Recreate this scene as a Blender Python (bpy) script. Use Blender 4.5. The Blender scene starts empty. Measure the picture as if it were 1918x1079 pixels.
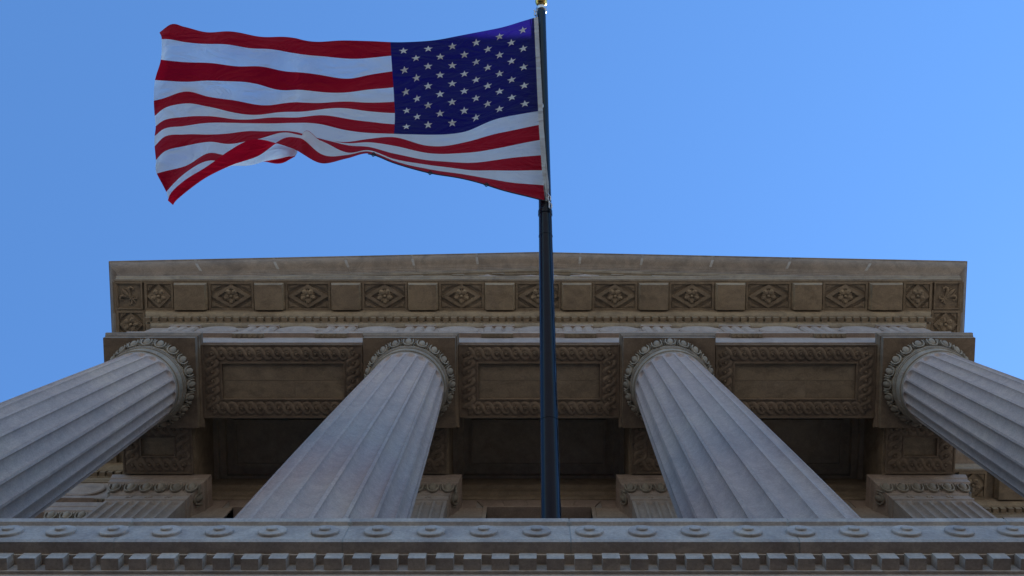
import bpy, math, random
from mathutils import Matrix, Vector
random.seed(7)
PI = math.pi
scene = bpy.context.scene
col = scene.collection
E = 1.6                      # eye height; heights "h" below are measured from the eye

# ------------------------------------------------------------------ camera
cam_d = bpy.data.cameras.new('camera')
cam_d.sensor_width = 36.0
cam_d.lens = 36.0 * 2000 / 1918
cam_d.shift_x = -34.0 / 1918
cam_d.clip_start = 0.05
cam_d.clip_end = 20000
cam = bpy.data.objects.new('camera', cam_d)
col.objects.link(cam)
cam.location = (-0.195, 0.38, E)
cam.rotation_euler = (math.radians(180 - 6.32), 0, 0)
scene.camera = cam

# ------------------------------------------------------------------ sky, sun, exposure
SUN_EL, SUN_AZ = math.radians(55.4), math.radians(62)      # azimuth from +Y (behind the building) towards +X
world = bpy.data.worlds.new('World')
scene.world = world
world.use_nodes = True
wn = world.node_tree
sky = wn.nodes.new('ShaderNodeTexSky')
sky.sky_type = 'NISHITA'
sky.sun_disc = False
sky.sun_elevation = SUN_EL
sky.sun_rotation = SUN_AZ
sky.altitude = 0
sky.air_density = 1.0
sky.dust_density = 0.03
sky.ozone_density = 10.0
tint = wn.nodes.new('ShaderNodeMix')                    # cool white balance, the same over the whole sky
tint.data_type = 'RGBA'
tint.blend_type = 'MULTIPLY'
tint.inputs[0].default_value = 1.0
tint.inputs[7].default_value = (0.80, 0.97, 1.0, 1)
wn.links.new(sky.outputs[0], tint.inputs[6])
wn.links.new(tint.outputs[2], wn.nodes['Background'].inputs[0])
wn.nodes['Background'].inputs[1].default_value = 0.15
sun_d = bpy.data.lights.new('sun', 'SUN')
sun_d.energy = 3.5
sun_d.angle = math.radians(0.53)
sun_d.color = (1.0, 0.93, 0.82)
sun = bpy.data.objects.new('sun', sun_d)
col.objects.link(sun)
sdir = Vector((math.sin(SUN_AZ) * math.cos(SUN_EL), math.cos(SUN_AZ) * math.cos(SUN_EL), math.sin(SUN_EL)))
sun.rotation_euler = sdir.to_track_quat('Z', 'Y').to_euler()
sun.location = sdir * 90
scene.view_settings.view_transform = 'Standard'
scene.view_settings.look = 'None'
scene.view_settings.gamma = 1.0
scene.view_settings.use_curve_mapping = False
scene.view_settings.exposure = 0.92
scene.cycles.max_bounces = 8
scene.cycles.diffuse_bounces = 5

# ------------------------------------------------------------------ materials
def nd(nt, t, **kw):
    n = nt.nodes.new(t)
    for k, v in kw.items():
        setattr(n, k, v)
    return n

def new_mat(name):
    m = bpy.data.materials.new(name)
    m.use_nodes = True
    return m, m.node_tree, m.node_tree.nodes['Principled BSDF']

def ramp(nt, src, stops):
    r = nd(nt, 'ShaderNodeValToRGB')
    el = r.color_ramp.elements
    while len(el) < len(stops):
        el.new(0.5)
    for e, (p, c) in zip(el, stops):
        e.position = p
        e.color = c if len(c) == 4 else (*c, 1)
    nt.links.new(src, r.inputs[0])
    return r

def mixc(nt, kind, fac, a, b):
    m = nd(nt, 'ShaderNodeMix', data_type='RGBA', blend_type=kind)
    if isinstance(fac, (int, float)):
        m.inputs[0].default_value = fac
    else:
        nt.links.new(fac, m.inputs[0])
    for i, s in ((6, a), (7, b)):
        if isinstance(s, tuple):
            m.inputs[i].default_value = (*s, 1)
        else:
            nt.links.new(s, m.inputs[i])
    return m.outputs[2]

def stone(name, c1, c2, c3, stain, stain_amt, big=0.7, rough=0.85, bump=0.25, streak=(1, 1, 0.25), vein=0.0):
    """weathered limestone: cloudy tint, blotchy soot stains, fine grain, a little pitting"""
    m, nt, b = new_mat(name)
    geo = nd(nt, 'ShaderNodeNewGeometry')
    info = nd(nt, 'ShaderNodeObjectInfo')
    off = nd(nt, 'ShaderNodeVectorMath', operation='MULTIPLY_ADD')
    nt.links.new(info.outputs['Random'], off.inputs[0])
    off.inputs[1].default_value = (31, 17, 23)
    nt.links.new(geo.outputs['Position'], off.inputs[2])
    def noise(scale, detail=5, rough=0.6, vec=None, dist=0):
        n = nd(nt, 'ShaderNodeTexNoise')
        n.inputs['Scale'].default_value = scale
        n.inputs['Detail'].default_value = detail
        n.inputs['Roughness'].default_value = rough
        n.inputs['Distortion'].default_value = dist
        nt.links.new(vec or off.outputs[0], n.inputs['Vector'])
        return n.outputs['Fac']
    base = ramp(nt, noise(big, 6, 0.6, dist=0.6), [(0.3, c1), (0.5, c2), (0.72, c3)]).outputs[0]
    mp = nd(nt, 'ShaderNodeMapping')
    mp.inputs['Scale'].default_value = streak
    nt.links.new(off.outputs[0], mp.inputs['Vector'])
    st = ramp(nt, noise(2.3, 7, 0.7, mp.outputs[0], 0.8), [(0.42, (0, 0, 0)), (0.72, (1, 1, 1))]).outputs[0]
    sm = nd(nt, 'ShaderNodeMath', operation='MULTIPLY')
    nt.links.new(st, sm.inputs[0])
    sm.inputs[1].default_value = stain_amt
    c = mixc(nt, 'MIX', sm.outputs[0], base, stain)
    fine = ramp(nt, noise(38, 4, 0.7), [(0.3, (0.80, 0.80, 0.80)), (0.7, (1.1, 1.1, 1.1))]).outputs[0]
    c = mixc(nt, 'MULTIPLY', 1.0, c, fine)
    mid = ramp(nt, noise(6, 5, 0.65), [(0.3, (0.86, 0.86, 0.88)), (0.7, (1.08, 1.07, 1.05))]).outputs[0]
    c = mixc(nt, 'MULTIPLY', 1.0, c, mid)
    # every block has its own slight tone
    tone = ramp(nt, info.outputs['Random'], [(0.0, (0.95, 0.95, 0.96)), (1.0, (1.05, 1.04, 1.02))]).outputs[0]
    c = mixc(nt, 'MULTIPLY', 1.0, c, tone)
    if vein:
        vn = ramp(nt, noise(1.1, 8, 0.75, dist=2.5), [(0.485, (1, 1, 1)), (0.5, (1 - vein,) * 3), (0.515, (1, 1, 1))]).outputs[0]
        c = mixc(nt, 'MULTIPLY', 1.0, c, vn)
    nt.links.new(c, b.inputs['Base Color'])
    b.inputs['Roughness'].default_value = rough
    b.inputs['Specular IOR Level'].default_value = 0.25
    bp = nd(nt, 'ShaderNodeBump')
    bp.inputs['Strength'].default_value = bump
    bp.inputs['Distance'].default_value = 0.012
    nt.links.new(noise(16, 8, 0.75), bp.inputs['Height'])
    nt.links.new(bp.outputs[0], b.inputs['Normal'])
    return m

M = {}
M['shaft'] = stone('shaft_limestone', (0.387, 0.316, 0.277), (0.447, 0.351, 0.302), (0.490, 0.387, 0.314), (0.274, 0.223, 0.202), 0.40, big=0.55, streak=(1.4, 1.4, 0.12), vein=0.10)
M['face'] = stone('dressed_limestone', (0.345, 0.283, 0.238), (0.393, 0.317, 0.263), (0.423, 0.345, 0.282), (0.205, 0.159, 0.129), 0.45)
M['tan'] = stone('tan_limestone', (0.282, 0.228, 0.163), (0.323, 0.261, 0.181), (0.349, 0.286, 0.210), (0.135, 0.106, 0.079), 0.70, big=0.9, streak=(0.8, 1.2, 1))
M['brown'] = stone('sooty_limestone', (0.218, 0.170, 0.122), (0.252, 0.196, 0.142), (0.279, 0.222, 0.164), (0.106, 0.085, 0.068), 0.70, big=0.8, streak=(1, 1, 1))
M['sima'] = stone('rain_streaked_limestone', (0.228, 0.179, 0.138), (0.284, 0.221, 0.165), (0.309, 0.246, 0.188), (0.121, 0.096, 0.078), 0.65, big=0.5, streak=(0.9, 0.9, 0.9))
M['ledge'] = stone('ledge_limestone', (0.417, 0.345, 0.298), (0.484, 0.404, 0.343), (0.542, 0.444, 0.369), (0.219, 0.181, 0.167), 0.60, big=1.6, streak=(1, 1, 1), bump=0.45)
M['mortar'] = stone('pale_mortar', (0.352, 0.326, 0.290), (0.378, 0.352, 0.317), (0.405, 0.378, 0.343), (0.290, 0.273, 0.246), 0.3)
M['ground'] = stone('pale_paving', (0.403, 0.342, 0.263), (0.448, 0.381, 0.291), (0.482, 0.414, 0.319), (0.336, 0.280, 0.224), 0.4, big=0.1)

M['added_road'] = stone('added_dark_asphalt', (0.050, 0.046, 0.043), (0.060, 0.055, 0.050), (0.068, 0.061, 0.056), (0.040, 0.037, 0.033), 0.4, big=0.3)  # dark tone for the added ground strips, keeps bounce off the ledge undersides

M['carved'] = stone('carved_limestone', (0.292, 0.254, 0.204), (0.335, 0.292, 0.231), (0.367, 0.324, 0.264), (0.119, 0.103, 0.083), 0.6, big=1.5, streak=(1, 1, 1))
M['plaster'] = stone('old_ceiling_stone', (0.38, 0.32, 0.25), (0.42, 0.36, 0.28), (0.45, 0.39, 0.31), (0.26, 0.22, 0.17), 0.5, big=0.8, streak=(1, 1, 1))

M['podium_dark'] = stone('bounce_cut_stone', (0.055, 0.053, 0.052), (0.065, 0.062, 0.06), (0.075, 0.072, 0.07), (0.04, 0.038, 0.037), 0.4, big=2.0, rough=0.6)  # podium wall made this dark to cut light bounced onto the ledge soffits

def plain(name, c, rough=0.5, metal=0.0, spec=0.5, var=0.12, scale=9):
    m, nt, b = new_mat(name)
    geo = nd(nt, 'ShaderNodeNewGeometry')
    n = nd(nt, 'ShaderNodeTexNoise')
    n.inputs['Scale'].default_value = scale
    n.inputs['Detail'].default_value = 5
    nt.links.new(geo.outputs['Position'], n.inputs['Vector'])
    r = ramp(nt, n.outputs['Fac'], [(0.3, tuple(x * (1 - var) for x in c)), (0.7, tuple(x * (1 + var) for x in c))])
    nt.links.new(r.outputs[0], b.inputs['Base Color'])
    rr = ramp(nt, n.outputs['Fac'], [(0.3, (rough * 0.8,) * 3), (0.7, (min(1, rough * 1.2),) * 3)])
    nt.links.new(rr.outputs[0], b.inputs['Roughness'])
    b.inputs['Metallic'].default_value = metal
    b.inputs['Specular IOR Level'].default_value = spec
    return m

M['pole'] = plain('blue_black_enamel', (0.005, 0.009, 0.020), 0.20, 0.0, 0.14)
M['gold'] = plain('gilded_metal', (0.72, 0.48, 0.14), 0.24, 1.0)
M['steel'] = plain('galvanised_steel', (0.45, 0.46, 0.48), 0.35, 1.0)
M['rope'] = plain('dark_rope', (0.03, 0.03, 0.035), 0.8, 0, 0.2)
M['rope_light'] = plain('grey_rope', (0.35, 0.34, 0.33), 0.8, 0, 0.2)
M['glass'] = plain('dark_window_glass', (0.012, 0.012, 0.013), 0.12, 0, 0.5)
M['bronze'] = plain('bronze_window_frame', (0.035, 0.028, 0.022), 0.45, 0.3)
M['roof'] = plain('roof_sheet', (0.16, 0.17, 0.16), 0.6)

def cloth(name, c, trans, ss=0.45):
    """woven nylon: diffuse with light passing through, fine creases"""
    m, nt, b = new_mat(name)
    out = nt.nodes['Material Output']
    geo = nd(nt, 'ShaderNodeNewGeometry')
    n = nd(nt, 'ShaderNodeTexNoise')
    n.inputs['Scale'].default_value = 2.2
    n.inputs['Detail'].default_value = 6
    n.inputs['Distortion'].default_value = 1.4
    mp = nd(nt, 'ShaderNodeMapping')
    mp.inputs['Rotation'].default_value = (0, 0.5, 0.35)
    mp.inputs['Scale'].default_value = (0.8, 2.0, 2.0)
    nt.links.new(geo.outputs['Position'], mp.inputs['Vector'])
    nt.links.new(mp.outputs[0], n.inputs['Vector'])
    r = ramp(nt, n.outputs['Fac'], [(0.3, tuple(x * 0.92 for x in c)), (0.7, tuple(min(1, x * 1.06) for x in c))])
    bp = nd(nt, 'ShaderNodeBump')
    bp.inputs['Strength'].default_value = 0.65
    bp.inputs['Distance'].default_value = 0.13
    nt.links.new(n.outputs['Fac'], bp.inputs['Height'])
    nt.links.new(r.outputs[0], b.inputs['Base Color'])
    nt.links.new(bp.outputs[0], b.inputs['Normal'])
    b.inputs['Roughness'].default_value = 0.75
    b.inputs['Specular IOR Level'].default_value = 0.2
    b.inputs['Sheen Weight'].default_value = 0.05
    t = nd(nt, 'ShaderNodeBsdfTranslucent')
    t.inputs['Color'].default_value = (*trans, 1)
    nt.links.new(bp.outputs[0], t.inputs['Normal'])
    mx = nd(nt, 'ShaderNodeMixShader')
    mx.inputs[0].default_value = ss
    nt.links.new(b.outputs[0], mx.inputs[1])
    nt.links.new(t.outputs[0], mx.inputs[2])
    nt.links.new(mx.outputs[0], out.inputs['Surface'])
    return m

M['red'] = cloth('red_nylon', (0.40, 0.004, 0.016), (0.66, 0.005, 0.022), 0.60)
M['white'] = cloth('white_nylon', (0.86, 0.86, 0.86), (0.98, 0.98, 0.98), 0.66)
M['blue'] = cloth('navy_nylon', (0.006, 0.0065, 0.05), (0.018, 0.011, 0.24), 0.45)
M['star'] = cloth('star_white_thread', (0.72, 0.72, 0.73), (0.45, 0.46, 0.47), 0.3)
M['canvas'] = cloth('canvas_heading', (0.66, 0.64, 0.61), (0.6, 0.58, 0.55), 0.4)

# ------------------------------------------------------------------ mesh helpers
WM = {}
YSH = 0.0                    # set-back added to the part being built

class MB:
    def __init__(self):
        self.v, self.f = [], []
    def add(self, vs, fs):
        k = len(self.v)
        self.v += [tuple(p) for p in vs]
        self.f += [tuple(i + k for i in q) for q in fs]
        return self
    def box(self, x0, x1, y0, y1, z0, z1):
        vs = [(x, y, z) for z in (z0, z1) for y in (y0, y1) for x in (x0, x1)]
        return self.add(vs, [(0, 2, 3, 1), (4, 5, 7, 6), (0, 1, 5, 4), (2, 6, 7, 3), (0, 4, 6, 2), (1, 3, 7, 5)])
    def rings(self, rs, closed=True, caps=True):
        """skin a list of equal-length vertex rings"""
        n = len(rs[0])
        vs = [p for r in rs for p in r]
        fs = []
        for i in range(len(rs) - 1):
            for j in range(n if closed else n - 1):
                a, b = i * n + j, i * n + (j + 1) % n
                fs.append((a, b, b + n, a + n))
        if caps and closed:
            fs.append(tuple(range(n - 1, -1, -1)))
            fs.append(tuple((len(rs) - 1) * n + j for j in range(n)))
        return self.add(vs, fs)
    def lathe(self, prof, n=32, c=(0, 0), caps=True):
        rs = [[(c[0] + r * math.cos(2 * PI * j / n), c[1] + r * math.sin(2 * PI * j / n), z) for j in range(n)] for r, z in prof]
        return self.rings(rs, True, caps)
    def tube(self, pts, rad, n=6, flat=1.0, up=Vector((0, 0, 1))):
        pts = [Vector(p) for p in pts]
        if not hasattr(rad, '__len__'):
            rad = [rad] * len(pts)
        rs = []
        for i, p in enumerate(pts):
            t = (pts[min(i + 1, len(pts) - 1)] - pts[max(i - 1, 0)]).normalized()
            a = t.cross(up)
            if a.length < 1e-4:
                a = t.cross(Vector((1, 0, 0)))
            a.normalize()
            b = a.cross(t)
            rs.append([p + a * rad[i] * math.cos(2 * PI * j / n) + b * rad[i] * flat * math.sin(2 * PI * j / n) for j in range(n)])
        return self.rings(rs)
    def ellipsoid(self, c, r, n=10, m=6, z0=-1.0):
        rs = []
        for i in range(m + 1):
            a = -PI / 2 + PI * i / m
            q = max(math.cos(a), 0.02)
            rs.append([(c[0] + r[0] * q * math.cos(2 * PI * j / n), c[1] + r[1] * q * math.sin(2 * PI * j / n), c[2] + r[2] * math.sin(a)) for j in range(n)])
        return self.rings(rs)
    def extrude_x(self, prof, x0, x1, caps=True):
        """closed (y, z) profile run along X"""
        return self.rings([[(x0, y, z) for y, z in prof], [(x1, y, z) for y, z in prof]], True, caps)
    def poly_z(self, pts, z0, z1):
        n = len(pts)
        return self.rings([[(x, y, z0) for x, y in pts], [(x, y, z1) for x, y in pts]])
    def xf(self, mat):
        self.v = [tuple(mat @ Vector(p)) for p in self.v]
        return self
    def up(self):
        self.v = [(x, y + YSH, z + E) for x, y, z in self.v]
        return self
    def mesh(self, name, mat=None, smooth=None):
        me = bpy.data.meshes.new(name)
        me.from_pydata(self.v, [], self.f)
        me.validate()
        import bmesh
        bm = bmesh.new()
        bm.from_mesh(me)
        bmesh.ops.recalc_face_normals(bm, faces=bm.faces)
        bm.to_mesh(me)
        bm.free()
        if smooth is not None:
            me.shade_smooth()
            if smooth > 0:
                me.set_sharp_from_angle(angle=math.radians(smooth))
        if mat:
            me.materials.append(M[mat])
        return me

def T(x, y, h):
    return Matrix.Translation((x, y + YSH, h + E))

def place(name, me, parent=None, mw=None):
    o = bpy.data.objects.new(name, me)
    col.objects.link(o)
    mw = mw or Matrix()
    if parent:
        o.parent = parent
        o.matrix_parent_inverse = WM[parent.name].inverted()
    o.matrix_basis = mw
    WM[o.name] = mw
    return o

def root(name, loc, label, cat, group=None):
    o = place(name, None, None, Matrix.Translation(loc))
    o['label'] = label
    o['category'] = cat
    if group:
        o['group'] = group
    return o

def wpart(name, mb, mat, parent, smooth=None):
    """a part whose vertices are given in world X, Y and height from the eye"""
    return place(name, mb.up().mesh(name, mat, smooth), parent)

def subdiv_mid(a, b, n):
    return [a + (b - a) * i / n for i in range(n + 1)]

# ------------------------------------------------------------------ ground
g = MB()
g.add([(-3000, -3000, 0), (3000, -3000, 0), (3000, 3000, 0), (-3000, 3000, 0)], [(0, 1, 2, 3)])
ground = place('ground', g.mesh('ground', 'ground'))
ground['kind'] = 'structure'
ground['label'] = 'pale paved plaza in front of the building'

added_road = place('added_road', MB().add([(-400, -21, .004), (400, -21, .004), (400, -1.2, .004), (-400, -1.2, .004)], [(0, 1, 2, 3)]).mesh('added_road', 'added_road'))  # unseen strip added so less ground light reaches the ledge soffits
added_road['kind'] = 'structure'
added_road['label'] = 'unseen dark street strip added to cut light bounced up to the ledge'
side = MB().box(-400, 400, -1.2, 3.1, -.2, .13)
for k in range(-12, 13):
    side.box(k * 1.5 - .006, k * 1.5 + .006, -1.0, 3.0, .12, .131)
sw = place('added_paving', side.mesh('added_paving', 'added_road'))  # unseen, added with the street strip as dark ground below the ledge
sw['kind'] = 'structure'
sw['label'] = 'unseen dark paving added to cut light bounced up to the ledge'

# ------------------------------------------------------------------ dimensions of the portico
XA, YA = 9.155, 4.11          # frieze and architrave planes
YB = 5.79                     # back of the front beam
CX = [-8.355, -2.785, 2.785, 8.355]
CY = 4.94
BAY = 5.57
H_AB, H_SOF = 22.60, 22.92    # underside of abacus, of the beams
H_TAE, H_FR0, H_FR1 = 23.62, 23.77, 25.10
H_COR = 25.66
YWALL = 7.75                  # wall behind the columns
bld = root('columned_building', (0, 6, 0), 'grey limestone building with a columned portico and low pediment behind the flagpole', 'building')

# ------------------------------------------------------------------ podium with its ornamented ledge
YSH = 0.227
podium = MB()
podium.box(-13, 13, 3.30, 9.6, -E + 0.002, 7.72)
for k in range(14):                                   # rusticated courses
    z0 = -E + 0.25 + k * 0.64
    podium.box(-13.03, 13.03, 3.25, 3.6, z0, z0 + 0.60)
podium.box(-13.04, 13.04, 3.222, 3.7, 7.66, 7.79)
podium = wpart('podium', podium, 'podium_dark', bld)
back = MB().box(-13, 13, 3.20, 9.6, 7.722, 8.40)
wpart('terrace', back, 'ledge', podium)
LP = 0.4165                                             # pitch of the roundels
def ledge_prof(fr):
    return [(3.006, 7.968), (2.996, 8.0), (3.0, 8.33), (2.972, 8.345), (2.966, 8.41), (2.985, 8.425), (3.32, 8.43), (3.32, 8.30), (3.10, 8.30), (3.10, 7.968)]
nblk = 15
BW = 1.764
x0 = 0.12 - BW * 7.5 - BW / 2
for i in range(nblk):
    a = x0 + i * BW + 0.006
    b = a + BW - 0.012
    m = MB()
    n = 10
    m.rings([[(a + (b - a) * k / n, y, z) for y, z in ledge_prof(0)] for k in range(n + 1)])
    wpart('ledge_block', m, 'ledge', podium)
core = [(y + (.004 if y < 3.05 else -.004), z + (.004 if z < 8.2 else -.004)) for y, z in ledge_prof(0)]
for i in range(nblk + 1):
    xj = x0 + i * BW
    wpart('mortar_joint', MB().extrude_x(core, xj - .02, xj + .02), 'mortar', podium)
m = MB()
m.lathe([(0.112, 0.0), (0.112, 0.022), (0.106, 0.028), (0.05, 0.030), (0.047, 0.031), (0.045, 0.045), (0.038, 0.05)], 28)
m.xf(Matrix.Rotation(PI / 2, 4, 'X'))
disc = m.mesh('roundel', 'ledge', 35)
for i in range(-28, 29):
    x = i * LP - 0.145
    if abs(x) < 11.6:
        place('roundel', disc, podium, T(x, 3.0, 8.155) @ Matrix.Rotation(random.uniform(0, 6), 4, 'Y'))
bed = MB().box(-13, 13, 3.10, 3.22, 7.94, 7.966)
bed.extrude_x([(3.175, 7.94), (3.175, 7.80), (3.30, 7.80), (3.30, 7.94)], -13, 13)
wpart('bed_moulding', bed, 'ledge', podium)
m = MB()
w = 0.067
m.add([(-w, 0.09, 0), (w, 0.09, 0), (w, 0.09, .118), (-w, 0.09, .118), (-w, 0, 0.003), (w, 0, 0.003), (w, 0, .118), (-w, 0, .118)],
      [(0, 1, 5, 4), (4, 5, 6, 7), (1, 2, 6, 5), (0, 4, 7, 3), (3, 7, 6, 2), (0, 3, 2, 1)])
led_dent = m.mesh('dentil', 'ledge')
DP = 0.2115
for i in range(-54, 55):
    place('dentil', led_dent, podium, T(i * DP + random.uniform(-.003, .003), 3.085 + random.uniform(-.003, .003), 7.822))

YSH = 0.0
# ------------------------------------------------------------------ egg-and-dart unit, rosette, fleur-de-lis
def egg_unit(pitch, s=1.0):
    m = MB()
    m.ellipsoid((0, 0, 0), (0.072 * s, 0.050 * s, 0.112 * s), 12, 8)
    pts = []
    for k in range(13):
        a = math.radians(-28 + 236 * k / 12)
        pts.append((0.105 * s * math.cos(a + PI), -0.018, 0.140 * s * math.sin(a + PI)))
    m.tube(pts, [0.015 * s + 0.008 * s * math.sin(PI * k / 12) for k in range(13)], 6, 1.4, Vector((0, 1, 0)))
    h = pitch / 2
    m.rings([[(h - .008 * s, 0.03, .10 * s), (h + .008 * s, 0.03, .10 * s), (h, -0.02, .10 * s)],
             [(h - .026 * s, 0.03, -.05 * s), (h + .026 * s, 0.03, -.05 * s), (h, -0.045, -.05 * s)],
             [(h - .003 * s, 0.03, -.13 * s), (h + .003 * s, 0.03, -.13 * s), (h, 0.01, -.13 * s)]])
    return m

def rosette(m, r, n=5, a0=PI / 2, z=0.0):
    for k in range(n):
        a = a0 + 2 * PI * k / n
        q = MB().ellipsoid((r * 0.58, 0, 0), (r * 0.40, r * 0.35, 0.045), 10, 6)
        q.ellipsoid((r * 0.72, 0, -0.018), (r * 0.2, r * 0.16, 0.035), 8, 4)
        q.xf(Matrix.Rotation(a, 4, 'Z'))
        m.add([(x, y, zz + z) for x, y, zz in q.v], q.f)
        b = a + PI / n
        q = MB().tube([(r * .25, 0, -.01), (r * .62, 0, -.02), (r * .92, 0, 0.0)], [r * .05, r * .09, r * .02], 5)
        q.xf(Matrix.Rotation(b, 4, 'Z'))
        m.add([(x, y, zz + z) for x, y, zz in q.v], q.f)
    q = MB().ellipsoid((0, 0, -0.02), (r * .21, r * .21, 0.055), 10, 6)
    m.add([(x, y, zz + z) for x, y, zz in q.v], q.f)
    return m

def frame(m, x0, x1, y0, y1, w, z0, z1):
    m.box(x0, x1, y0, y0 + w, z0, z1)
    m.box(x0, x1, y1 - w, y1, z0, z1)
    m.box(x0, x0 + w, y0 + w, y1 - w, z0, z1)
    m.box(x1 - w, x1, y0 + w, y1 - w, z0, z1)

def soffit_block(w, d):
    """hanging block with a sunk lozenge between triangular panels; underside at z = 0"""
    m = MB()
    hw, hd = w / 2, d / 2
    m.box(-hw, hw, -hd, hd, 0.06, 0.20)
    m.box(-hw - .02, hw + .02, -hd + .01, hd + .02, 0.15, 0.199)
    frame(m, -hw + .004, hw - .004, -hd + .004, hd - .004, 0.055, 0.0, 0.07)
    iw, idp = hw - .06, hd - .06
    t = 0.055
    L = math.hypot(iw, idp)
    ox, oy = t * L / idp, t * L / iw
    for sx in (-1, 1):
        for sy in (-1, 1):
            m.poly_z([(sx * iw, 0), (sx * (iw - ox * 1.5), 0), (0, sy * (idp - oy * 1.5)), (0, sy * idp)], 0.004, 0.07)
            m.poly_z([(sx * (iw - .012), sy * (idp * .40)), (sx * (iw - .012), sy * (idp - .012)), (sx * iw * .40, sy * (idp - .012))], 0.022, 0.07)
            m.poly_z([(sx * (iw - .05), sy * (idp * .64)), (sx * (iw - .05), sy * (idp - .05)), (sx * iw * .64, sy * (idp - .05))], 0.006, 0.07)
    return m

def fleur(m, s):
    def leaf(pts, rads):
        m.tube([(x * s, y * s, 0.0) for x, y in pts], [r * s for r in rads], 8, 0.8)
    leaf([(0, -.25), (0, .0), (0, .28), (0, .56), (0, .80)], [.05, .10, .17, .11, .01])
    m.tube([(0, -.2 * s, -.07 * s), (0, .2 * s, -.10 * s), (0, .7 * s, -.03 * s)], [.02 * s, .035 * s, .01 * s], 5)
    for q in (-1, 1):
        leaf([(q * .07, -.22), (q * .14, .02), (q * .26, .24), (q * .44, .40), (q * .62, .36), (q * .70, .20), (q * .60, .08), (q * .50, .12)],
             [.05, .09, .12, .12, .10, .09, .08, .05])
        leaf([(q * .06, -.34), (q * .14, -.50), (q * .30, -.62), (q * .42, -.56), (q * .40, -.46)], [.04, .07, .08, .07, .04])
        leaf([(q * .04, -.2), (q * .22, .1), (q * .26, .5), (q * .16, .72)], [.02, .04, .05, .015])
    leaf([(-.26, -.28), (0, -.30), (.26, -.28)], [.06, .075, .06])
    leaf([(0, -.34), (0, -.55), (0, -.74)], [.07, .08, .02])
    return m

# ------------------------------------------------------------------ columns
H_NECK = 21.92
def col_r(h):
    t = max(0.0, min(1.0, (h - 8.9) / (H_NECK - 8.9)))
    return 1.03 - 0.245 * (0.30 * t + 0.70 * t ** 1.7)

def fluted_shaft():
    m = MB()
    NF = 20
    TS = [-1.0, -.86, -.83, -.76, -.62, -.40, -.13, .13, .40, .62, .76, .83, .86]
    hs = [8.9, 9.2] + [9.2 + (21.5 - 9.2) * i / 26 for i in range(1, 27)] + [21.5 + (H_NECK - .03 - 21.5) * i / 14 for i in range(1, 15)]
    rs = []
    for h in hs:
        R = col_r(h)
        ring = []
        for f in range(NF):
            for t in TS:
                a = 2 * PI * (f + (t + 1) / 2) / NF + PI / 2
                tt = max(-1, min(1, t / .86))         # flat fillet, then a round-bottomed hollow
                d = math.sqrt(max(0, 1 - tt * tt))
                top = H_NECK - 0.06 - 0.13 * (tt * tt) ** 1.2
                e = max(0.0, min(1.0, (top - h) / 0.035))
                r = R - 0.082 * R * d * e
                ring.append((r * math.cos(a), r * math.sin(a), h))
        rs.append(ring)
    m.rings(rs)
    return m

shaft_me = fluted_shaft().mesh('column_shaft', 'shaft', 38)
R0 = col_r(H_NECK)
neck_me = MB().lathe([(R0 - .06, H_NECK - .05), (R0 + .004, H_NECK - .03), (R0 + .012, H_NECK), (R0 + .012, H_NECK + .03), (R0 + .035, H_NECK + .035), (R0 + .045, H_NECK + .05),
                      (R0 + .035, H_NECK + .07), (R0 + .016, H_NECK + .075), (R0 + .022, H_NECK + .20), (R0 + .04, H_NECK + .27), (R0 + .06, H_NECK + .275),
                      (R0 + .064, H_NECK + .30), (R0 + .050, H_NECK + .31), (R0 + .075, H_NECK + .315), (R0 + .078, H_NECK + .345), (R0 + .06, H_NECK + .355), (R0 + .06, 22.5)], 96).mesh('necking', 'carved', 30)
ech_me = MB().lathe([(R0 + .05, 22.29), (R0 + .075, 22.31), (R0 + .07, 22.40), (R0 + .08, 22.5), (R0 + .10, 22.598), (R0 - .2, 22.598)], 96).mesh('echinus', 'tan', 30)
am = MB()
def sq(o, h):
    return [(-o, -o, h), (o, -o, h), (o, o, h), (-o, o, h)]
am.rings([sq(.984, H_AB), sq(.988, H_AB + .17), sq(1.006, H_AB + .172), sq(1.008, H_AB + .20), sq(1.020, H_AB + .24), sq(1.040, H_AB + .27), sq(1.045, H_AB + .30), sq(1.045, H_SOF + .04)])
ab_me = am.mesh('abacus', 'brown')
base_me = MB()
base_me.box(-1.35, 1.35, -1.22, 1.22, 8.405, 8.62)
base_me.lathe([(1.16, 8.62), (1.22, 8.66), (1.24, 8.72), (1.20, 8.79), (1.10, 8.81), (1.09, 8.85), (1.04, 8.9), (1.0, 8.95)], 64)
base_me = base_me.mesh('column_base', 'face', 35)
egg_me = egg_unit(0.30, 1.02).mesh('egg_and_dart', 'carved', 50)
LEAF = MB()
for k in range(4):
    LEAF.add(*(lambda q: (q.v, q.f))(MB().ellipsoid((.032 * math.cos(k * PI / 2 + .78), 0, .032 * math.sin(k * PI / 2 + .78)), (.026, .016, .026), 8, 4)))
LEAF.ellipsoid((0, 0, 0), (.018, .02, .018), 8, 4)
flower_me = LEAF.mesh('neck_rosette', 'face', 40)
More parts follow.
